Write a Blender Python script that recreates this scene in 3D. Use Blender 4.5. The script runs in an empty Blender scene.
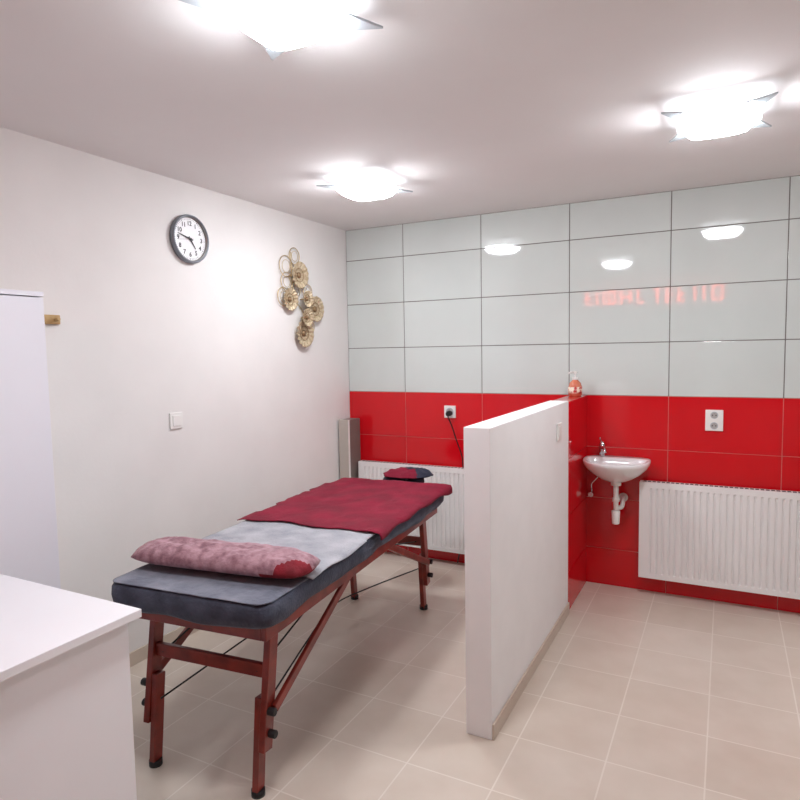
import bpy, bmesh, math, random
from mathutils import Vector, Matrix, noise
random.seed(4)
scene=bpy.context.scene
scene.view_settings.view_transform='Standard'
COL=scene.collection

# ---------------------------------------------------------------- materials
def srgb(r,g,b):
    f=lambda c:(c/255/12.92) if c/255<=0.04045 else ((c/255+0.055)/1.055)**2.4
    return (f(r),f(g),f(b),1)
def mat(name,col,rough=.5,metal=0,spec=.5,col2=None,nscale=8,ndetail=4,bump=0,bscale=40,sheen=0,emit=None,estr=0,trans=0,coat=0,ramp=(.35,.65)):
    m=bpy.data.materials.new(name); m.use_nodes=True
    nt=m.node_tree; b=nt.nodes['Principled BSDF']
    c=srgb(*col) if len(col)==3 else col
    b.inputs['Base Color'].default_value=c
    b.inputs['Roughness'].default_value=rough
    b.inputs['Metallic'].default_value=metal
    b.inputs['Specular IOR Level'].default_value=spec
    b.inputs['Coat Weight'].default_value=coat
    b.inputs['Transmission Weight'].default_value=trans
    if sheen:
        b.inputs['Sheen Weight'].default_value=sheen
        b.inputs['Sheen Roughness'].default_value=.4
    if emit:
        b.inputs['Emission Color'].default_value=srgb(*emit); b.inputs['Emission Strength'].default_value=estr
    tc=nt.nodes.new('ShaderNodeTexCoord')
    if col2 is None:
        col2=tuple(max(0,x*.97) for x in col)
    n=nt.nodes.new('ShaderNodeTexNoise'); n.inputs['Scale'].default_value=nscale; n.inputs['Detail'].default_value=ndetail
    nt.links.new(tc.outputs['Object'],n.inputs['Vector'])
    r=nt.nodes.new('ShaderNodeValToRGB')
    r.color_ramp.elements[0].position=ramp[0]; r.color_ramp.elements[0].color=c
    r.color_ramp.elements[1].position=ramp[1]; r.color_ramp.elements[1].color=srgb(*col2)
    nt.links.new(n.outputs['Fac'],r.inputs['Fac']); nt.links.new(r.outputs['Color'],b.inputs['Base Color'])
    if bump:
        n2=nt.nodes.new('ShaderNodeTexNoise'); n2.inputs['Scale'].default_value=bscale; n2.inputs['Detail'].default_value=5
        nt.links.new(tc.outputs['Object'],n2.inputs['Vector'])
        bp=nt.nodes.new('ShaderNodeBump'); bp.inputs['Strength'].default_value=bump; bp.inputs['Distance'].default_value=.01
        nt.links.new(n2.outputs['Fac'],bp.inputs['Height']); nt.links.new(bp.outputs['Normal'],b.inputs['Normal'])
    return m
M_wall=mat('painted_plaster_white',(235,233,230),.75,col2=(231,229,226),nscale=3,bump=.05,bscale=55)
M_part=mat('painted_plaster_partition',(241,241,240),.7,col2=(238,238,237),bump=.02,bscale=60)
M_ceil=mat('ceiling_paint',(238,236,235),.85,col2=(235,233,232),nscale=2)
M_wt=mat('glazed_tile_white',(212,220,216),.04,spec=.75,nscale=1.5,bump=.03,bscale=3)
M_rt=mat('glazed_tile_red',(210,12,26),.09,spec=.5,col2=(202,10,23),nscale=1.5,bump=.03,bscale=3)
M_gg=mat('grout_gray',(120,116,112),.9)
M_gp=mat('grout_pink',(226,140,132),.9)
M_white=mat('white_lacquer',(234,235,242),.35,nscale=1)
M_desk=mat('white_laminate',(246,246,249),.3,nscale=1)
M_rad=mat('radiator_enamel',(238,237,235),.3,nscale=1)
M_slit=mat('slot_shade',(60,58,58),.8)
M_plast=mat('white_plastic',(240,240,236),.35,nscale=3)
M_cer=mat('sanitary_ceramic',(240,240,240),.08,nscale=2,coat=.5)
M_chr=mat('chrome',(215,215,218),.12,metal=1)
M_blk=mat('black_rubber',(18,18,20),.5)
M_char=mat('charcoal_fleece',(74,79,94),.95,col2=(54,58,72),nscale=14,bump=.4,bscale=90,sheen=.1)
M_slate=mat('slate_velour',(134,137,148),.9,col2=(100,104,117),nscale=9,ndetail=7,bump=.4,bscale=60,sheen=.1)
M_gray=mat('light_gray_towel',(180,180,185),.95,col2=(148,150,158),nscale=8,ndetail=7,bump=.4,bscale=120,sheen=.05)
M_burg=mat('burgundy_velour',(134,6,44),.9,col2=(110,3,34),nscale=7,ndetail=6,bump=.4,bscale=90,sheen=.0)
M_navy=mat('navy_fleece',(44,48,66),.95,col2=(32,36,52),nscale=12,bump=.4,bscale=90,sheen=.1)
M_rose=mat('crushed_rose_velvet',(176,138,146),.8,col2=(132,92,102),nscale=30,ndetail=9,bump=.5,bscale=45,sheen=.15,ramp=(.38,.66))
M_dred=mat('dark_red_velvet',(134,18,36),.85,col2=(106,10,26),nscale=20,bump=.4,bscale=60)
M_wood=mat('cherry_wood',(140,44,30),.35,col2=(108,30,20),nscale=14,coat=.3)
M_pine=mat('pine_wood',(196,164,112),.5,col2=(170,136,86),nscale=25)
M_gold=mat('champagne_gold_metal',(214,200,172),.45,metal=.35,col2=(186,166,132),nscale=60)
M_gold2=mat('gold_wire',(205,184,145),.3,metal=.7)
M_bronze=mat('bronze_center',(150,124,92),.4,metal=.5)
M_rim=mat('gray_clock_rim',(126,131,138),.35,metal=.5)
M_face=mat('clock_face',(246,247,248),.5,nscale=1)
M_ink=mat('black_ink',(25,25,28),.6)
M_cardA=mat('beige_box_front',(188,180,170),.6,nscale=6)
M_cardB=mat('gray_box_side',(122,112,106),.5,nscale=6)
M_lamp=mat('lit_opal_glass',(250,250,250),.3,emit=(247,249,255),estr=78)
M_plate=mat('ceiling_glow_plate',(235,240,245),.3,emit=(247,249,255),estr=4)  # plate's own glow is added to brighten the ceiling above it
M_glass=mat('frosted_glass_edge',(190,200,205),.15,spec=.6)
M_nick=mat('satin_nickel',(150,148,146),.3,metal=.9)
M_soap=mat('amber_soap',(222,140,110),.15,col2=(205,110,80),nscale=30,coat=.5)
M_label=mat('soap_label',(240,225,205),.5,col2=(190,40,40),nscale=45,ramp=(.5,.62))
M_sign=mat('lit_red_sign',(230,60,30),.5,emit=(255,80,45),estr=14)
M_signb=mat('dark_sign_backing',(90,24,24),.5)
M_night=mat('night_window_glass',(30,34,44),.08)
M_dframe=mat('dark_window_frame',(70,72,76),.4)
M_skirt=mat('skirting_tile',(204,190,174),.35)
M_sock=mat('socket_shadow',(170,168,165),.6)
def floor_mat():
    m=bpy.data.materials.new('beige_floor_tile'); m.use_nodes=True; nt=m.node_tree; b=nt.nodes['Principled BSDF']
    tc=nt.nodes.new('ShaderNodeTexCoord'); mp=nt.nodes.new('ShaderNodeMapping')
    mp.inputs['Location'].default_value=(.09,.165,0)
    nt.links.new(tc.outputs['Object'],mp.inputs['Vector'])
    br=nt.nodes.new('ShaderNodeTexBrick'); br.offset=0; br.inputs['Scale'].default_value=1
    br.inputs['Brick Width'].default_value=.33; br.inputs['Row Height'].default_value=.33
    br.inputs['Mortar Size'].default_value=.003; br.inputs['Mortar Smooth'].default_value=.1
    br.inputs['Color1'].default_value=srgb(216,204,190); br.inputs['Color2'].default_value=srgb(210,197,182); br.inputs['Mortar'].default_value=srgb(229,220,208)
    nt.links.new(mp.outputs['Vector'],br.inputs['Vector'])
    n=nt.nodes.new('ShaderNodeTexNoise'); n.inputs['Scale'].default_value=6; n.inputs['Detail'].default_value=8
    nt.links.new(tc.outputs['Object'],n.inputs['Vector'])
    mx=nt.nodes.new('ShaderNodeMix'); mx.data_type='RGBA'; mx.blend_type='SOFT_LIGHT'; mx.inputs[0].default_value=.3
    nt.links.new(br.outputs['Color'],mx.inputs[6]); nt.links.new(n.outputs['Fac'],mx.inputs[7])
    nt.links.new(mx.outputs[2],b.inputs['Base Color'])
    bp=nt.nodes.new('ShaderNodeBump'); bp.invert=True; bp.inputs['Strength'].default_value=.3; bp.inputs['Distance'].default_value=.002
    nt.links.new(br.outputs['Fac'],bp.inputs['Height']); nt.links.new(bp.outputs['Normal'],b.inputs['Normal'])
    b.inputs['Roughness'].default_value=.3
    return m
M_floor=floor_mat()

# ---------------------------------------------------------------- helpers
def empty(name,loc=(0,0,0),rz=0):
    e=bpy.data.objects.new(name,None); e.location=loc; e.rotation_euler=(0,0,rz); e.empty_display_size=.1
    COL.objects.link(e); return e
def attach(o,parent):
    if parent is not None:
        o.parent=parent
        if parent.get('world',1): o.matrix_parent_inverse=Matrix.Translation(-Vector(parent.location))
def obj(name,bm,mats,parent=None,smooth=False,bevel=0,subsurf=0,solid=0):
    me=bpy.data.meshes.new(name); bm.normal_update(); bm.to_mesh(me); bm.free()
    for m in (mats if isinstance(mats,(list,tuple)) else [mats]): me.materials.append(m)
    if smooth:
        for p in me.polygons: p.use_smooth=True
    o=bpy.data.objects.new(name,me); COL.objects.link(o); attach(o,parent)
    if solid:
        s=o.modifiers.new('solid','SOLIDIFY'); s.thickness=solid; s.offset=1
    if bevel:
        b=o.modifiers.new('bev','BEVEL'); b.width=bevel; b.segments=3; b.limit_method='ANGLE'
    if subsurf:
        s=o.modifiers.new('sub','SUBSURF'); s.levels=subsurf; s.render_levels=subsurf
    return o
def addbox(bm,lo,hi,mi=0):
    v=[bm.verts.new((x,y,z)) for x in (lo[0],hi[0]) for y in (lo[1],hi[1]) for z in (lo[2],hi[2])]
    for f in ((0,1,3,2),(4,6,7,5),(0,4,5,1),(2,3,7,6),(0,2,6,4),(1,5,7,3)):
        fc=bm.faces.new([v[i] for i in f]); fc.material_index=mi
def box(name,lo,hi,m,parent=None,bevel=0):
    bm=bmesh.new(); addbox(bm,lo,hi); bmesh.ops.recalc_face_normals(bm,faces=bm.faces)
    return obj(name,bm,m,parent,bevel=bevel)
def cyl(name,p0,p1,r,m,parent=None,r2=None,seg=32,bevel=0):
    p0=Vector(p0);p1=Vector(p1); d=p1-p0; bm=bmesh.new()
    bmesh.ops.create_cone(bm,cap_ends=True,segments=seg,radius1=r,radius2=r if r2 is None else r2,depth=d.length,
        matrix=Matrix.Translation((p0+p1)/2)@d.to_track_quat('Z','Y').to_matrix().to_4x4())
    o=obj(name,bm,m,parent,bevel=bevel)
    for p in o.data.polygons: p.use_smooth=len(p.vertices)==4
    return o
def tube(name,pts,r,m,parent=None,cyclic=False):
    pts=[Vector(p) for p in pts]; n=len(pts); S=10; bm=bmesh.new(); rings=[]
    up=None
    for i,p in enumerate(pts):
        a=pts[(i-1)%n] if (cyclic or i>0) else p; b=pts[(i+1)%n] if (cyclic or i<n-1) else p
        t=(b-a).normalized()
        if up is None: up=t.orthogonal().normalized()
        up=(up-t*up.dot(t)).normalized(); s=t.cross(up)
        rings.append([bm.verts.new(p+r*(math.cos(2*math.pi*k/S)*up+math.sin(2*math.pi*k/S)*s)) for k in range(S)])
    for i in range(n if cyclic else n-1):
        A=rings[i];B=rings[(i+1)%n]
        for k in range(S): bm.faces.new((A[k],A[(k+1)%S],B[(k+1)%S],B[k]))
    if not cyclic:
        bm.faces.new(rings[0][::-1]); bm.faces.new(rings[-1])
    bmesh.ops.recalc_face_normals(bm,faces=bm.faces)
    return obj(name,bm,m,parent,smooth=True)
def smoothpts(ctrl,n=8):
    out=[]; c=[Vector(x) for x in ctrl]; c=[c[0]]+c+[c[-1]]
    for i in range(1,len(c)-2):
        for k in range(n):
            t=k/n; a,b,d,e=c[i-1],c[i],c[i+1],c[i+2]
            out.append(.5*((2*b)+(-a+d)*t+(2*a-5*b+4*d-e)*t*t+(-a+3*b-3*d+e)*t**3))
    out.append(c[-1]); return out
def lathe(name,prof,center,m,parent=None,seg=40):
    bm=bmesh.new(); R=[]
    for r,z in prof: R.append([bm.verts.new((center[0]+r*math.cos(2*math.pi*k/seg),center[1]+r*math.sin(2*math.pi*k/seg),center[2]+z)) for k in range(seg)])
    for A,B in zip(R,R[1:]):
        for k in range(seg): bm.faces.new((A[k],A[(k+1)%seg],B[(k+1)%seg],B[k]))
    bm.faces.new(R[0][::-1]); bm.faces.new(R[-1])
    bmesh.ops.recalc_face_normals(bm,faces=bm.faces)
    return obj(name,bm,m,parent,smooth=True)

# ---------------------------------------------------------------- room shell
XR=4.1; YR=-5.6; H=2.45; Z0=1.229; TH=.33; TW=.5977; TX=.4866
box('floor',(-.15,YR-.15,-.1),(XR+.15,.15,0),M_floor)
box('ceiling',(-.15,YR-.15,H),(XR+.15,.15,H+.1),M_ceil)
box('wall_left',(-.15,YR,0),(0,0,H),M_wall)
box('wall_right',(XR,YR,0),(XR+.15,0,H),M_wall)
wr=box('wall_rear',(-.15,YR-.15,0),(XR+.15,YR,H),M_wall)
wb=empty('wall_back',(0,0,0))
T=.010
box('masonry',(-.15,T,0),(XR+.15,.15,H),M_wall,wb)
box('grout_upper',(0,.003,Z0),(XR,T,H),M_gg,wb)
box('grout_lower',(0,.003,0),(XR,T,Z0),M_gp,wb)
def tiles(name,m,cells,parent,axis='y',plane=0,g=.0026):
    bm=bmesh.new()
    for (a0,a1,z0,z1) in cells:
        if a1-a0<.02 or z1-z0<.02: continue
        if axis=='y': addbox(bm,(a0+g,plane,z0+g),(a1-g,plane+.009,z1-g))
        else: addbox(bm,(plane-.009,a0+g,z0+g),(plane,a1-g,z1-g))
    bmesh.ops.recalc_face_normals(bm,faces=bm.faces)
    return obj(name,bm,m,parent,bevel=.0012)
xs=[0,TX]; 
while xs[-1]<XR: xs.append(min(XR,xs[-1]+TW))
up=[];lo=[]
for a,b in zip(xs,xs[1:]):
    z=Z0
    while z<H-.001: up.append((a,b,z,min(z+TH,H))); z+=TH
    z=Z0
    while z>.001: lo.append((a,b,max(z-TH,0),z)); z-=TH
tiles('white_tiles',M_wt,up,wb); tiles('red_tiles',M_rt,lo,wb,g=.0018)
# half-height partition
XP=1.80; PT=.108; YF=-1.88; YT=-.545
pw=empty('wall_partition',(XP-PT/2,-.9,0))
box('plaster_core',(XP-PT,YF,0),(XP-.0002,YT,Z0+.006),M_part,pw,bevel=.004)
box('tiled_core',(XP-PT+.012,YT+.0005,0),(XP-.0105,-.001,Z0-.011),M_gp,pw)
c=[]
z=Z0
while z>.001: c.append((YT+.002,-.0015,max(z-TH,0),z)); z-=TH
tiles('red_side_tiles',M_rt,c,pw,axis='x',plane=XP-.001,g=.0018)
tiles('red_inner_tiles',M_rt,c,pw,axis='x',plane=XP-PT+.010,g=.0018)
box('red_cap_tiles',(XP-PT+.002,YT+.002,Z0-.010),(XP+.0005,-.0015,Z0+.001),M_rt,pw,bevel=.002)
box('baseboard_left',(0.0005,YR+.01,0),(.010,-.25,.07),M_skirt,None,bevel=.002)
box('baseboard_partition',(XP+.0003,YF+.002,0),(XP+.009,YT-.002,.065),M_skirt,None,bevel=.002)
# rear-wall shopfront
w1=empty('window_1',(2.2,YR,1.3))
box('glass',(.9,YR+.002,.9),(3.3,YR+.012,2.0),M_night,w1)
for i,(a,b) in enumerate((((.84,.84),(3.36,.9)),((.84,2.0),(3.36,2.06)),((.84,.9),(.9,2.0)),((3.3,.9),(3.36,2.0)),((2.07,.9),(2.13,2.0)))):
    box('frame_%d'%(i+1),(a[0],YR+.001,a[1]),(b[0],YR+.05,b[1]),M_dframe,w1)
sg=empty('illuminated_red_sign',(1.7,YR,2.25))
box('backing',(.62,YR+.001,2.11),(2.65,YR+.02,2.42),M_signb,sg)
bm=bmesh.new(); x=.70; k=0
pat=[['V','H0','H1'],['V','R'],['V','H0','H2','R'],['V','H1','R'],['V','H0'],['H2','R2'],['V','H0','H1','H2']]
while x<2.50:
    w=random.uniform(.10,.15); t=.024; z0=2.16; z1=2.37; y0=YR+.021; y1=YR+.04
    for s in pat[k%len(pat)]:
        if s=='V': addbox(bm,(x,y0,z0),(x+t,y1,z1))
        elif s=='R': addbox(bm,(x+w-t,y0,z0),(x+w,y1,z1))
        elif s=='R2': addbox(bm,(x+w/2,y0,z0),(x+w/2+t,y1,z1-t))
        elif s=='H0': addbox(bm,(x+t,y0,z0),(x+w-t,y1,z0+t))
        elif s=='H1': addbox(bm,(x+t,y0,(z0+z1)/2-t/2),(x+w-t,y1,(z0+z1)/2+t/2))
        elif s=='H2': addbox(bm,(x+t,y0,z1-t),(x+w-t,y1,z1))
    x+=w+random.uniform(.04,.10); k+=1
bmesh.ops.recalc_face_normals(bm,faces=bm.faces); obj('letters',bm,M_sign,sg)

# ---------------------------------------------------------------- ceiling lamps
def lamp(cx,cy,name='square_ceiling_lamp'):
    e=empty(name,(cx,cy,H)); s=.150; D=.010
    box('mount',(cx-.045,cy-.045,H-.031-D),(cx+.045,cy+.045,H-.0005),M_plast,e,bevel=.004)
    box('frosted_plate',(cx-s,cy-s,H-.036-D),(cx+s,cy+s,H-.0312-D),M_plate,e,bevel=.001)
    bm=bmesh.new(); N=8; a=.142
    def pt(u,v):
        k=max(0,(1-u**4)*(1-v**4))**.5; q=1-.05*(u*u+v*v)
        return (cx+u*a*q,cy+v*a*q,H-.038-D-.046*k)
    gb=[[bm.verts.new(pt(-1+2*i/N,-1+2*j/N)) for j in range(N+1)] for i in range(N+1)]
    for i in range(N):
        for j in range(N): bm.faces.new((gb[i][j],gb[i][j+1],gb[i+1][j+1],gb[i+1][j]))
    bmesh.ops.contextual_create(bm,geom=[q for q in bm.edges if q.is_boundary])
    bmesh.ops.recalc_face_normals(bm,faces=bm.faces)
    obj('opal_glass',bm,M_lamp,e)
    for i,(u_,v_) in enumerate(((-1,-1),(-1,1),(1,-1),(1,1))):
        bm=bmesh.new(); P=[(u_*.188,v_*.188),(u_*.142,v_*.08),(u_*.08,v_*.142)]
        T1=[bm.verts.new((cx+p[0],cy+p[1],H-.0365-D)) for p in P]; T2=[bm.verts.new((cx+p[0],cy+p[1],H-.043-D)) for p in P]
        bm.faces.new(T1); bm.faces.new(T2[::-1])
        for k in range(3): bm.faces.new((T1[k],T2[k],T2[(k+1)%3],T1[(k+1)%3]))
        bmesh.ops.recalc_face_normals(bm,faces=bm.faces); obj('glass_corner_%d'%(i+1),bm,M_glass,e)
    return e
lamp(.855,-1.15); lamp(2.54,-1.33); lamp(1.56,-2.76)

# ---------------------------------------------------------------- radiators
def radiator(x0,x1,z0,z1):
    e=empty('panel_radiator',((x0+x1)/2,-.06,z0)); yb=-.035; yf=-.095
    box('back_panel',(x0+.01,yb-.012,z0+.01),(x1-.01,yb,z1-.01),M_rad,e,bevel=.003)
    for n,(a,b) in (('side_left',(x0,x0+.006)),('side_right',(x1-.006,x1))):
        box(n,(a,yf+.004,z0+.004),(b,yb,z1),M_rad,e,bevel=.002)
    bm=bmesh.new(); pitch=.0345; n=int((x1-x0-.04)/pitch); st=(x1-x0-n*pitch)/2
    prof=[(x0,yf+.0)]
    for i in range(n):
        a=x0+st+i*pitch
        prof+=[(a+.002,yf),(a+.021,yf),(a+.0245,yf+.009),(a+.0305,yf+.009)]
    prof+=[(x1-st+.002,yf),(x1,yf)]
    rows=[(z0,0),(z0+.028,0),(z0+.036,1),(z1-.036,1),(z1-.028,0),(z1,0)]
    G=[[bm.verts.new((x,yf+(y-yf)*k,z)) for x,y in prof] for z,k in rows]
    for A,B in zip(G,G[1:]):
        for i in range(len(A)-1): bm.faces.new((A[i],A[i+1],B[i+1],B[i]))
    obj('ribbed_front',bm,M_rad,e,solid=-.002)
    box('top_grille',(x0,yf,z1-.001),(x1,yb,z1+.006),M_rad,e,bevel=.002)
    bm=bmesh.new(); x=x0+.02
    while x<x1-.03:
        addbox(bm,(x,yf+.018,z1+.006),(x+.018,yb-.014,z1+.0068)); x+=.026
    obj('slot_shade_strips',bm,M_slit,e)  # dark strips laid on the grille; slot shade is in the colour
    for i,x in enumerate((x0+.15,x1-.15)): box('bracket_%d'%(i+1),(x,yb,z0+.08),(x+.03,-.0005,z1-.08),M_rad,e)
    return e
radiator(.125,1.50,.10,.70)
radiator(2.13,3.55,.115,.705)
# ---------------------------------------------------------------- corner box
e=empty('cardboard_tube_box',(.055,-.10,0))
box('front_shell',(.014,-.185,0),(.098,-.172,1.03),M_cardA,e,bevel=.003)
box('side_shell',(.016,-.172,0),(.098,-.012,1.025),M_cardB,e,bevel=.003)
box('edge_strip',(.0985,-.184,0),(.1015,-.168,1.028),M_plast,e)

# ---------------------------------------------------------------- sockets, switches
def socket_back(xc,zc,w,h,n=1):
    e=empty('power_outlet',(xc,0,zc))
    box('plate',(xc-w/2,-.012,zc-h/2),(xc+w/2,-.0003,zc+h/2),M_plast,e,bevel=.004)
    for i in range(n):
        zz=zc+(i-(n-1)/2)*(h/2)
        r=.021 if n>1 else .029
        cyl('recess_%d'%(i+1),(xc,-.0128,zz),(xc,-.010,zz),r,M_glass,e)
        cyl('well_shade_%d'%(i+1),(xc,-.0134,zz),(xc,-.0125,zz),r*.82,M_sock,e)
        for s in (-1,1): cyl('hole_shade',(xc+s*.009,-.0139,zz),(xc+s*.009,-.013,zz),.0035,M_ink,e)  # well and holes are flat discs with their shade put into the colour
        cyl('pin',(xc,-.020,zz+r*.5),(xc,-.012,zz+r*.5),.0025,M_nick,e)
    return e
socket_back(.845,1.095,.088,.088)
socket_back(2.53,1.092,.095,.125,2)
e=empty('power_cable',(.87,-.03,.9))
cyl('plug',(.85,-.058,1.085),(.85,-.0145,1.085),.019,M_blk,e,bevel=.004)
tube('cord',smoothpts([(.85,-.058,1.085),(.86,-.075,1.06),(.875,-.05,1.0),(.90,-.03,.90),(.935,-.025,.80),(.945,-.022,.725),(.95,-.018,.5),(.93,-.018,.2),(.90,-.03,.008)]),.004,M_blk,e)
e=empty('light_switch',(XP,-.79,1.09))
box('plate',(XP+.0003,-.835,1.045),(XP+.010,-.745,1.135),M_plast,e,bevel=.003)
box('rocker',(XP+.0095,-.818,1.062),(XP+.014,-.762,1.118),M_plast,e,bevel=.002)
e=empty('light_switch',(0,-1.735,1.185))
box('plate',(.0003,-1.778,1.142),(.010,-1.692,1.228),M_plast,e,bevel=.003)
box('rocker',(.0095,-1.763,1.157),(.014,-1.707,1.213),M_plast,e,bevel=.002)

# ---------------------------------------------------------------- wash basin
bx=2.0; RZ=.845
e=empty('wash_basin',(bx,-.16,RZ))
bm=bmesh.new(); SEG=64
def ring(a,bf,bb,cy,z,ex=2.1):
    R=[]
    for k in range(SEG):
        t=2*math.pi*k/SEG; c_=math.cos(t); s_=math.sin(t)
        b=bb if s_>0 else bf
        exx=ex if s_<0 else 3.5
        x=a*math.copysign(abs(c_)**(2/exx),c_)
        y=b*math.copysign(abs(s_)**(2/exx),s_)
        R.append(bm.verts.new((bx+x,cy+y,z)))
    return R
L=[ring(.040,.04,.05,-.14,RZ-.135),ring(.06,.06,.09,-.14,RZ-.13),ring(.10,.105,.125,-.14,RZ-.110),ring(.145,.15,.1385,-.14,RZ-.080),
   ring(.18,.195,.139,-.14,RZ-.044),ring(.193,.218,.139,-.14,RZ-.020),ring(.196,.224,.139,-.14,RZ-.006),ring(.192,.220,.137,-.14,RZ+.003),
   ring(.176,.200,.062,-.14,RZ+.001),ring(.166,.190,.05,-.14,RZ-.010),ring(.145,.155,.045,-.14,RZ-.045),ring(.10,.105,.04,-.14,RZ-.08),ring(.04,.04,.03,-.14,RZ-.098),ring(.018,.018,.018,-.14,RZ-.10)]
for A,B in zip(L,L[1:]):
    for k in range(SEG): bm.faces.new((A[k],A[(k+1)%SEG],B[(k+1)%SEG],B[k]))
bm.faces.new(L[0][::-1]); bm.faces.new(L[-1])
bmesh.ops.recalc_face_normals(bm,faces=bm.faces)
obj('bowl',bm,M_cer,e,smooth=True)
cyl('drain',(bx,-.14,RZ-.0995),(bx,-.14,RZ-.096),.02,M_chr,e)
fx=bx-.10; fy=-.042
cyl('tap_base',(fx,fy,RZ+.002),(fx,fy,RZ+.012),.024,M_chr,e,bevel=.003)
cyl('tap_body',(fx,fy,RZ+.010),(fx,fy,RZ+.075),.019,M_chr,e,bevel=.004)
tube('tap_spout',smoothpts([(fx,fy-.01,RZ+.05),(fx+.015,fy-.05,RZ+.065),(fx+.03,fy-.10,RZ+.060),(fx+.034,fy-.115,RZ+.045)]),.011,M_chr,e)
cyl('tap_cap',(fx,fy,RZ+.075),(fx,fy+.002,RZ+.093),.02,M_chr,e,r2=.012,bevel=.003)
tube('tap_lever',smoothpts([(fx,fy,RZ+.088),(fx-.004,fy-.03,RZ+.11),(fx-.006,fy-.055,RZ+.125)]),.006,M_chr,e)
cyl('waste_nut',(bx,-.14,RZ-.158),(bx,-.14,RZ-.132),.030,M_plast,e,bevel=.003)
cyl('tailpipe',(bx,-.14,.46),(bx,-.14,RZ-.15),.015,M_plast,e)
cyl('trap_nut_upper',(bx,-.14,.585),(bx,-.14,.61),.022,M_plast,e,bevel=.003)
cyl('trap_cup',(bx,-.14,.445),(bx,-.14,.53),.022,M_plast,e,r2=.026,bevel=.006)
tube('trap_bend',smoothpts([(bx+.004,-.135,.545),(bx+.03,-.12,.55),(bx+.035,-.10,.575),(bx+.03,-.06,.585),(bx+.025,-.004,.585)]),.014,M_plast,e)
cyl('wall_rose',(bx+.025,-.012,.585),(bx+.025,-.0005,.585),.028,M_plast,e)
for i,x in enumerate((bx-.165,)):
    cyl('angle_valve_%d'%(i+1),(x,-.001,.60),(x,-.05,.60),.011,M_chr,e)
    cyl('valve_knob_%d'%(i+1),(x,-.05,.60),(x,-.075,.60),.017,M_chr,e,bevel=.003)
    cyl('valve_stub_%d'%(i+1),(x,-.035,.60),(x,-.035,.63),.007,M_chr,e)
    tube('supply_hose_%d'%(i+1),smoothpts([(x,-.035,.63),(x,-.036,.665),(x+.03,-.045,.70),(x+.07,-.05,.76)]),.005,M_chr,e)

# soap dispenser on the ledge
sx,sy,sz=XP-.058,-.10,Z0+.0012
e=empty('soap_dispenser',(sx,sy,sz))
lathe('bottle',[(.034,0),(.041,.004),(.043,.03),(.042,.060),(.034,.084),(.019,.098),(.015,.104)],(sx,sy,sz),M_soap,e)
lathe('label',[(.0432,.018),(.0440,.03),(.0432,.058)],(sx,sy,sz),M_label,e)
cyl('collar',(sx,sy,sz+.102),(sx,sy,sz+.118),.018,M_plast,e,bevel=.002)
cyl('pump_stem',(sx,sy,sz+.118),(sx,sy,sz+.143),.005,M_plast,e)
cyl('pump_head',(sx,sy,sz+.141),(sx,sy,sz+.156),.014,M_plast,e,bevel=.003)
tube('pump_nozzle',[(sx,sy,sz+.149),(sx-.02,sy-.015,sz+.151),(sx-.04,sy-.025,sz+.143)],.006,M_plast,e)

# ---------------------------------------------------------------- wall clock
cy,cz=-1.595,2.150; R=.128
e=empty('wall_clock',(0,cy,cz))
def xl(name,prof,m,cyy,czz,parent,seg=64,cap=False):
    bm=bmesh.new(); Rg=[]
    for r,x in prof: Rg.append([bm.verts.new((x,cyy+r*math.cos(2*math.pi*k/seg),czz+r*math.sin(2*math.pi*k/seg))) for k in range(seg)])
    for A,B in zip(Rg,Rg[1:]):
        for k in range(seg): bm.faces.new((A[k],A[(k+1)%seg],B[(k+1)%seg],B[k]))
    if cap: bm.faces.new(Rg[-1])
    bmesh.ops.recalc_face_normals(bm,faces=bm.faces)
    return obj(name,bm,m,parent,smooth=True)
xl('rim',[(R-.012,.0005),(R,.004),(R+.001,.022),(R-.002,.032),(R-.007,.034),(R-.011,.030),(R-.012,.020),(R-.012,.012)],M_rim,cy,cz,e)
xl('bezel',[(R-.0115,.018),(R-.0115,.0285),(R-.014,.0275),(R-.016,.017)],M_nick,cy,cz,e)
cyl('face',(.004,cy,cz),(.016,cy,cz),R-.0115,M_face,e,seg=64)
def P(ang,r): a=math.radians(ang); return (cy+r*math.sin(a),cz+r*math.cos(a))
for i in range(12):
    t=bpy.data.curves.new('numeral','FONT'); t.body=str(12 if i==0 else i); t.size=.033; t.align_x='CENTER'; t.align_y='CENTER'; t.extrude=.0003; t.offset=.0006
    o=bpy.data.objects.new('numeral_%d'%(i or 12),t); a,b=P(i*30,.082); o.location=(.0168,a,b); o.rotation_euler=(math.pi/2,0,math.pi/2)
    t.materials.append(M_ink); COL.objects.link(o); attach(o,e)
bm=bmesh.new()
for i in range(60):
    r0=.101; r1=.109
    w=.0016 if i%5==0 else .0007
    a0=P(i*6,r0);a1=P(i*6,r1); dx=math.cos(math.radians(i*6))*w; dz=-math.sin(math.radians(i*6))*w
    bm.faces.new([bm.verts.new((.0166,a0[0]-dx,a0[1]-dz)),bm.verts.new((.0166,a0[0]+dx,a0[1]+dz)),bm.verts.new((.0166,a1[0]+dx,a1[1]+dz)),bm.verts.new((.0166,a1[0]-dx,a1[1]-dz))])
obj('minute_marks',bm,M_ink,e)
def hand(name,ang,r0,r1,w,x):
    bm=bmesh.new(); a0=P(ang,-r0);a1=P(ang,r1); c_=math.cos(math.radians(ang))*w; s_=-math.sin(math.radians(ang))*w
    bm.faces.new([bm.verts.new((x,a0[0]-c_,a0[1]-s_)),bm.verts.new((x,a0[0]+c_,a0[1]+s_)),bm.verts.new((x,a1[0]+c_*.5,a1[1]+s_*.5)),bm.verts.new((x,a1[0]-c_*.5,a1[1]-s_*.5))])
    obj(name,bm,M_ink,e,solid=.001)
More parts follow.
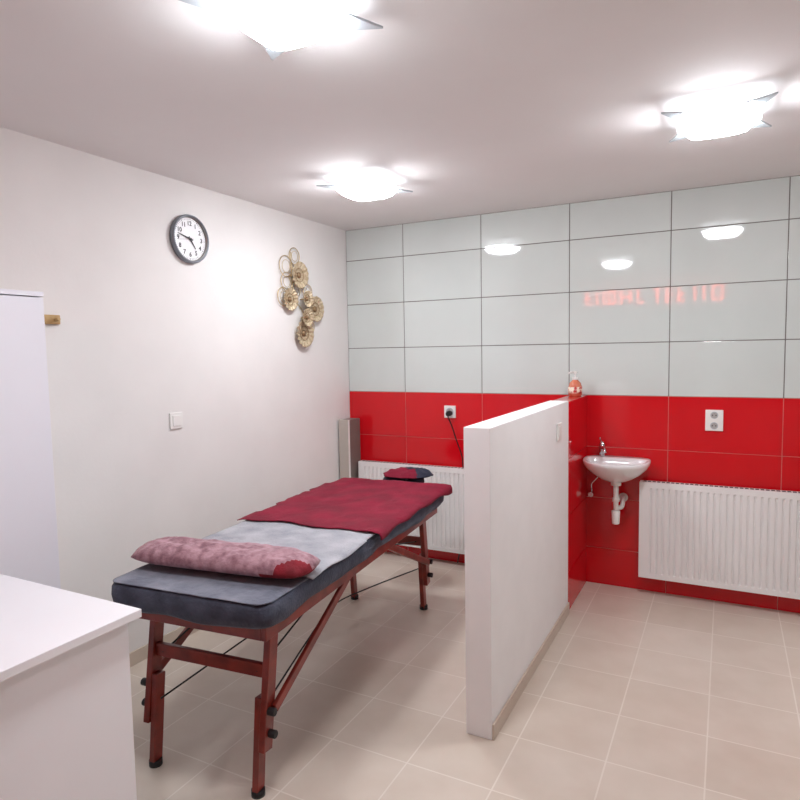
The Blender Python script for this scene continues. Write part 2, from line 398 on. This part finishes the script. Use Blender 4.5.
hand('hour_hand',143,.015,.060,.0045,.019); hand('minute_hand',284,.018,.090,.0035,.021); hand('second_hand',262,.02,.088,.0008,.023)
cyl('hub',(.017,cy,cz),(.026,cy,cz),.006,M_ink,e)

# ---------------------------------------------------------------- metal disc wall art
e=empty('metal_disc_wall_art',(0,-.63,1.92))
def disc(i,y,z,r,x):
    bm=bmesh.new(); S=96; K=10; g=[]
    for a in range(K+1):
        q=a/K; rr=r*(.02+.98*q)
        row=[]
        for k in range(S):
            t=2*math.pi*k/S
            amp=.004*q*math.cos(16*t+ (q*3.0))
            row.append(bm.verts.new((x+.022*q*q+amp,y+rr*math.cos(t)*(1+.03*q*math.cos(16*t)),z+rr*math.sin(t)*(1+.03*q*math.cos(16*t)))))
        g.append(row)
    for A,B in zip(g,g[1:]):
        for k in range(S): bm.faces.new((A[k],A[(k+1)%S],B[(k+1)%S],B[k]))
    bm.faces.new(g[0])
    obj('woven_disc_%d'%i,bm,M_gold,e,smooth=True,solid=.0015)
    q=.5
    tube('disc_ring',[(x+.006+.022*q*q,y+r*q*math.cos(2*math.pi*k/40),z+r*q*math.sin(2*math.pi*k/40)) for k in range(40)],.002,M_bronze,e,True)
    xl('boss_%d'%i,[(.24*r,x+.004),(.22*r,x+.012),(.12*r,x+.018),(.01*r,x+.02)],M_bronze,y,z,e,24,True)
    cyl('stem_%d'%i,(.0005,y,z),(x+.004,y,z),.004,M_gold2,e,seg=10)
for i,(y,z,r,x) in enumerate([(-.655,2.05,.088,.03),(-.745,1.885,.075,.015),(-.60,1.895,.055,.05),(-.465,1.835,.088,.02),(-.60,1.77,.06,.045),(-.60,1.665,.095,.018)]): disc(i+1,y,z,r,x)
for i,(y,z,r) in enumerate([(-.67,2.175,.055),(-.765,2.10,.068),(-.76,2.0,.06),(-.53,1.95,.05),(-.80,1.90,.06),(-.52,1.71,.055),(-.66,1.96,.05)]):
    tube('wire_ring_%d'%(i+1),[(.014,y+r*math.cos(2*math.pi*k/48),z+r*math.sin(2*math.pi*k/48)) for k in range(48)],.003,M_gold2,e,True)
    tube('wire_inner_%d'%(i+1),[(.016,y+r*.6*math.cos(2*math.pi*k/36),z+r*.6*math.sin(2*math.pi*k/36)) for k in range(36)],.0018,M_gold2,e,True)
tube('frame_wire',smoothpts([(.008,-.70,2.20),(.008,-.70,2.05),(.008,-.68,1.9),(.008,-.58,1.8),(.008,-.60,1.62)]),.003,M_gold2,e)

# ---------------------------------------------------------------- hook, cabinet, desk
e=empty('wooden_coat_hook',(0,-2.40,1.69))
box('rail',(.0003,-2.60,1.672),(.018,-2.365,1.712),M_pine,e,bevel=.003)
for i,y in enumerate((-2.53,-2.39)):
    cyl('peg_%d'%(i+1),(.018,y,1.69),(.045,y,1.694),.008,M_pine,e,bevel=.002)
e=empty('white_cabinet',(.2,-3.2,0)); CD=.40; CY=-2.687; CH=1.765; CY0=-3.70
box('carcass',(.012,CY0,.0),(CD-.02,CY,CH-.018),M_white,e,bevel=.001)
box('top_panel',(.012,CY0-.001,CH-.017),(CD,CY+.001,CH),M_white,e,bevel=.001)
for i,(a,b) in enumerate(((CY0+.002,-3.196),(-3.192,CY-.001))):
    box('door_%d'%(i+1),(CD-.019,a,.06),(CD,b,CH-.021),M_white,e,bevel=.001)
    yk=-3.225 if i==0 else -3.163
    tube('handle_%d'%(i+1),smoothpts([(CD-.001,yk,.95),(CD+.022,yk,.955),(CD+.022,yk,1.065),(CD-.001,yk,1.07)],4),.004,M_nick,e)
box('plinth',(.03,CY0+.01,.0002),(CD-.035,CY-.01,.06),M_white,e)
e=empty('white_desk',(.8,-3.5,0)); DZ=.82; DX=1.140; DY=-2.94
box('top',(.425,-4.05,DZ-.024),(DX,DY,DZ),M_desk,e,bevel=.002)
box('side_panel_right',(DX-.055,-4.02,0),(DX-.035,DY-.02,DZ-.0245),M_desk,e,bevel=.001)
box('side_panel_left',(.435,-4.02,0),(.455,DY-.02,DZ-.0245),M_desk,e,bevel=.001)
box('modesty_panel',(.456,DY-.06,.25),(DX-.056,DY-.042,DZ-.0245),M_desk,e)

# ---------------------------------------------------------------- massage table
BC=(.866,-1.705,0); BR=math.radians(5.3); BT=.716; HW=.343; HL=.925
def local(name):
    x=empty(name,BC,BR); x['world']=0; return x
e=local('massage_table')
bm=bmesh.new()
def outline(off,z,wav=0):
    r=.05; pts=[]
    w=HW+off; l=HL+off
    segs=[((w-r),-(l-r),-90),((w-r),(l-r),0),(-(w-r),(l-r),90),(-(w-r),-(l-r),180)]
    out=[]
    for i,(cx,cy_,a0) in enumerate(segs):
        for k in range(9):
            a=math.radians(a0+90*k/8); out.append((cx+r*math.cos(a),cy_+r*math.sin(a)))
        nx=segs[(i+1)%4]
        p0=out[-1]; a2=math.radians(nx[2]); p1=(nx[0]+r*math.cos(a2),nx[1]+r*math.sin(a2))
        m_=60 if i%2==0 else 24
        for k in range(1,m_): out.append((p0[0]+(p1[0]-p0[0])*k/m_,p0[1]+(p1[1]-p0[1])*k/m_))
    for (x,y) in out:
        nn=noise.noise(Vector((x*7,y*7,z*3)))*wav
        zz=z+noise.noise(Vector((x*5,y*5,9)))*wav*1.6
        d=Vector((x,y,0)).normalized()
        pts.append(bm.verts.new((x+d.x*nn,y+d.y*nn,zz)))
    return pts
L=[outline(-.05,BT-.085),outline(-.012,BT-.090,.012),outline(.0,BT-.078,.012),outline(.003,BT-.05,.008),outline(.0,BT-.018,.002),outline(-.006,BT-.006),outline(-.018,BT)]
for A,B in zip(L,L[1:]):
    n=len(A)
    for k in range(n): bm.faces.new((A[k],A[(k+1)%n],B[(k+1)%n],B[k]))
bm.faces.new(L[0][::-1]); bm.faces.new(L[-1])
bmesh.ops.recalc_face_normals(bm,faces=bm.faces)
o=obj('padded_top',bm,M_char,e)
for p in o.data.polygons: p.use_smooth=len(p.vertices)==4
fr=.29; zt=BT-.088
for i,(lo_,hi_) in enumerate((((-fr-.02,-.88,zt-.05),(-fr,.88,zt)),((fr,-.88,zt-.05),(fr+.02,.88,zt)),((-fr,-.88,zt-.05),(fr,-.86,zt)),((-fr,.86,zt-.05),(fr,.88,zt)),((-fr,-.012,zt-.05),(fr,.012,zt)))):
    box('frame_rail_%d'%(i+1),lo_,hi_,M_wood,e,bevel=.003)
def beam(name,p0,p1,w,d,m):
    p0=Vector(p0);p1=Vector(p1); v=p1-p0; y=v.normalized(); x=Vector((1,0,0)); zv=x.cross(y).normalized(); x=y.cross(zv)
    bm=bmesh.new(); V=[]
    for P_ in (p0,p1):
        for a,b in ((-1,-1),(1,-1),(1,1),(-1,1)): V.append(bm.verts.new(P_+x*a*d/2+zv*b*w/2))
    for f in ((0,1,2,3),(7,6,5,4),(0,4,5,1),(1,5,6,2),(2,6,7,3),(3,7,4,0)): bm.faces.new([V[i] for i in f])
    bmesh.ops.recalc_face_normals(bm,faces=bm.faces)
    return obj(name,bm,m,e,bevel=.003)
k=0
for sy_ in (-1,1):
    for sx_ in (-1,1):
        k+=1; X=sx_*.255
        beam('leg_%d'%k,(X,sy_*.76,zt-.01),(X,sy_*.83,.16),.052,.026,M_wood)
        beam('leg_extension_%d'%k,(X-sx_*.0265,sy_*.805,.34),(X-sx_*.0265,sy_*.842,.012),.045,.024,M_wood)
        cyl('rubber_foot_%d'%k,(X-sx_*.0265,sy_*.842,0.0),(X-sx_*.0265,sy_*.842,.022),.024,M_blk,e)
        beam('strut_%d'%k,(X+sx_*.024,sy_*.14,zt-.02),(X+sx_*.024,sy_*.80,.30),.034,.016,M_wood)
        for zz in (.22,.30): cyl('knob',(X+sx_*.012,sy_*.82,zz),(X+sx_*.04,sy_*.82,zz),.014,M_blk,e,bevel=.003)
    box('cross_rail_%d'%(1 if sy_<0 else 2),(-.242,sy_*.79-.01,.40),(.242,sy_*.79+.01,.45),M_wood,e,bevel=.003)
for i,sx_ in enumerate((-1,1)):
    X=sx_*.21
    tube('steel_cable_%d'%(2*i+1),[(X,-.80,.42),(X*.9,-.02,zt-.03)],.0035,M_blk,e)
    tube('steel_cable_%d'%(2*i+2),[(X,.80,.42),(X*.9,.02,zt-.03)],.0035,M_blk,e)
    tube('lower_cable_%d'%(i+1),smoothpts([(X,-.82,.25),(X*.6,-.3,.31),(X*.4,0,.33),(X*.6,.3,.31),(X,.82,.25)]),.0035,M_blk,e)
tube('cradle_rod_1',[(-.08,.90,BT-.06),(-.08,1.04,BT-.03)],.008,M_wood,e)
tube('cradle_rod_2',[(.12,.90,BT-.06),(.12,1.04,BT-.03)],.008,M_wood,e)
pts=[]
for k in range(25):
    a=math.radians(-60+300*k/24); pts.append((.02+.100*math.cos(a)*1.0,1.075+.09*math.sin(a),BT-.002))
tube('face_cushion',pts,.034,M_navy,e)
# crumpled towel over the face cushion
def crumple(name,cx,cy_,cz_,rx,ry,hz,mats,seed):
    ee=local(name); bm=bmesh.new(); g=[]; A=56; K=22
    for a in range(K+1):
        q=a/K; row=[]
        for k in range(A):
            t=2*math.pi*k/A
            rr=q*(1+.12*noise.noise(Vector((math.cos(t)*2,math.sin(t)*2,seed))))
            x=rx*rr*math.cos(t); y=ry*rr*math.sin(t)
            h=hz*(1-q**3)*(1+.35*x/rx)+hz*.9*abs(noise.noise(Vector((x*14,y*22,seed))))*(1-q**4)+hz*.3*abs(noise.noise(Vector((x*40,y*50,seed))))
            row.append(bm.verts.new((cx+x,cy_+y,cz_+h)))
        g.append(row)
    for i,(P_,Q) in enumerate(zip(g,g[1:])):
        for k in range(A):
            f=bm.faces.new((P_[k],P_[(k+1)%A],Q[(k+1)%A],Q[k]))
            m_=f.calc_center_median(); a_=(m_.x-cx)/rx; b_=(m_.y-cy_)/ry
            if a_*.9+b_*.8>-.05+.25*math.sin(a_*5): f.material_index=1
    bmesh.ops.remove_doubles(bm,verts=bm.verts,dist=.0005)
    bmesh.ops.recalc_face_normals(bm,faces=bm.faces)
    obj('fabric',bm,mats,ee,smooth=True,solid=.003)
crumple('crumpled_towel',.05,1.062,BT+.036,.155,.108,.032,[M_burg,M_navy],2.2)

def cloth(name,m,u0,u1,v0,v1,zoff,wr=.006,seed=0,thick=.005,edge=.02,extra=None,nx=60,ny=70,clip=False):
    ee=local(name)
    bm=bmesh.new(); g=[]
    for i in range(nx+1):
        row=[]
        for j in range(ny+1):
            s=i/nx; t=j/ny
            u=u0+(u1-u0)*s; v=v0+(v1-v0)*t
            u+=noise.noise(Vector((v*4,seed,s*2)))*edge*(abs(s-.5)*2)**2
            v+=noise.noise(Vector((u*4,seed+5,t*2)))*edge*(abs(t-.5)*2)**2
            if clip:
                dv=max(0,-(v)-(HL-.055)); mx=(HW-.055)+math.sqrt(max(0,.055**2-min(dv,.055)**2))
                u*=mx/HW
            hw=HW+.006
            ov=max(0,abs(u)-hw); sg_=1 if u>0 else -1
            w=(abs(noise.noise(Vector((u*6+seed,v*5,seed*1.7))))+.4*abs(noise.noise(Vector((u*17+seed,v*14,3)))))*wr
            z=BT+zoff+w
            if extra: z+=extra(u,v)
            x=u
            if ov>0:
                rr=.012; x=sg_*(hw+min(ov,rr)*.8+w*.8+zoff); z=BT+zoff-max(0,ov-.003)
            elif abs(u)>hw-.03:
                z-=((abs(u)-(hw-.03))/.03)**2*.004
            row.append(bm.verts.new((x,v,z)))
        g.append(row)
    for i in range(nx):
        for j in range(ny): bm.faces.new((g[i][j],g[i+1][j],g[i+1][j+1],g[i][j+1]))
    bmesh.ops.recalc_face_normals(bm,faces=bm.faces)
    obj('fabric',bm,m,ee,smooth=True,solid=thick)
    return ee
cloth('slate_velour_cover',M_slate,-.338,.338,-.920,-.45,.001,.004,1,.002,edge=.003,clip=True)
cloth('light_gray_towel',M_gray,-.345,.352,-.66,.05,.008,.006,2,.003)
cloth('burgundy_blanket',M_burg,-.352,.375,-.10,.915,.017,.011,3,.004,edge=.045,
      extra=lambda u,v: .014*math.exp(-((v-.86)/.05)**2)*(1 if u>-.15 else max(0,1+(u+.15)*6)))
# bolster pillow
e=empty('velvet_pillow',(.925,-2.385,BT+.012),math.radians(8)); e['world']=0
bm=bmesh.new(); NX,NY=64,28; PL=.378; PW=.105; PH=.092
def pp(i,j,s):
    u=-1+2*i/NX; v=-1+2*j/NY
    k=(max(0,1-abs(u)**6))**.5*(max(0,1-v**2))**.5
    y=v*PW*(1-.16*u**6); x=u*PL*(1-.05*v*v)
    w=noise.noise(Vector((u*5,v*2.5,s)))*.010*k+noise.noise(Vector((u*14,v*5,s+3)))*.005*k
    if s>0: z=.036+k*(PH-.036)+w
    else: z=.036-k*.034
    return (x,y,z)
T_=[[bm.verts.new(pp(i,j,1)) for j in range(NY+1)] for i in range(NX+1)]
B_=[[bm.verts.new(pp(i,j,-1)) for j in range(NY+1)] for i in range(NX+1)]
for i in range(NX):
    for j in range(NY):
        f=bm.faces.new((T_[i][j],T_[i+1][j],T_[i+1][j+1],T_[i][j+1]))
        uu=-1+2*(i+.5)/NX; vv=-1+2*(j+.5)/NY
        if uu>.74 and vv<-.85+(uu-.74)*2.8: f.material_index=1
        f=bm.faces.new((B_[i][j],B_[i][j+1],B_[i+1][j+1],B_[i+1][j])); f.material_index=1 if uu>.6 else 0
bmesh.ops.remove_doubles(bm,verts=bm.verts,dist=.0004)
bmesh.ops.recalc_face_normals(bm,faces=bm.faces)
obj('cushion',bm,[M_rose,M_dred],e,smooth=True)

# ---------------------------------------------------------------- world + camera
w=bpy.data.worlds.new('World'); scene.world=w; w.use_nodes=True
w.node_tree.nodes['Background'].inputs[0].default_value=(.8,.85,1,1); w.node_tree.nodes['Background'].inputs[1].default_value=.3
f,yaw,pit,rol=627.98,.4798,.077,-.0174; C=Vector((2.5873,-4.124,1.529))
fw=Vector((-math.sin(yaw)*math.cos(pit),math.cos(yaw)*math.cos(pit),-math.sin(pit)))
r0=Vector((math.cos(yaw),math.sin(yaw),0)); u0=r0.cross(fw)
r=r0*math.cos(rol)+u0*math.sin(rol); u=-r0*math.sin(rol)+u0*math.cos(rol)
cd=bpy.data.cameras.new('camera'); co=bpy.data.objects.new('camera',cd); COL.objects.link(co)
cd.sensor_width=36; cd.sensor_fit='HORIZONTAL'; cd.lens=f/800*36; cd.clip_start=.02
mw=Matrix.Identity(4)
for i in range(3): mw[i][0]=r[i]; mw[i][1]=u[i]; mw[i][2]=-fw[i]; mw[i][3]=C[i]
co.matrix_world=mw; scene.camera=co
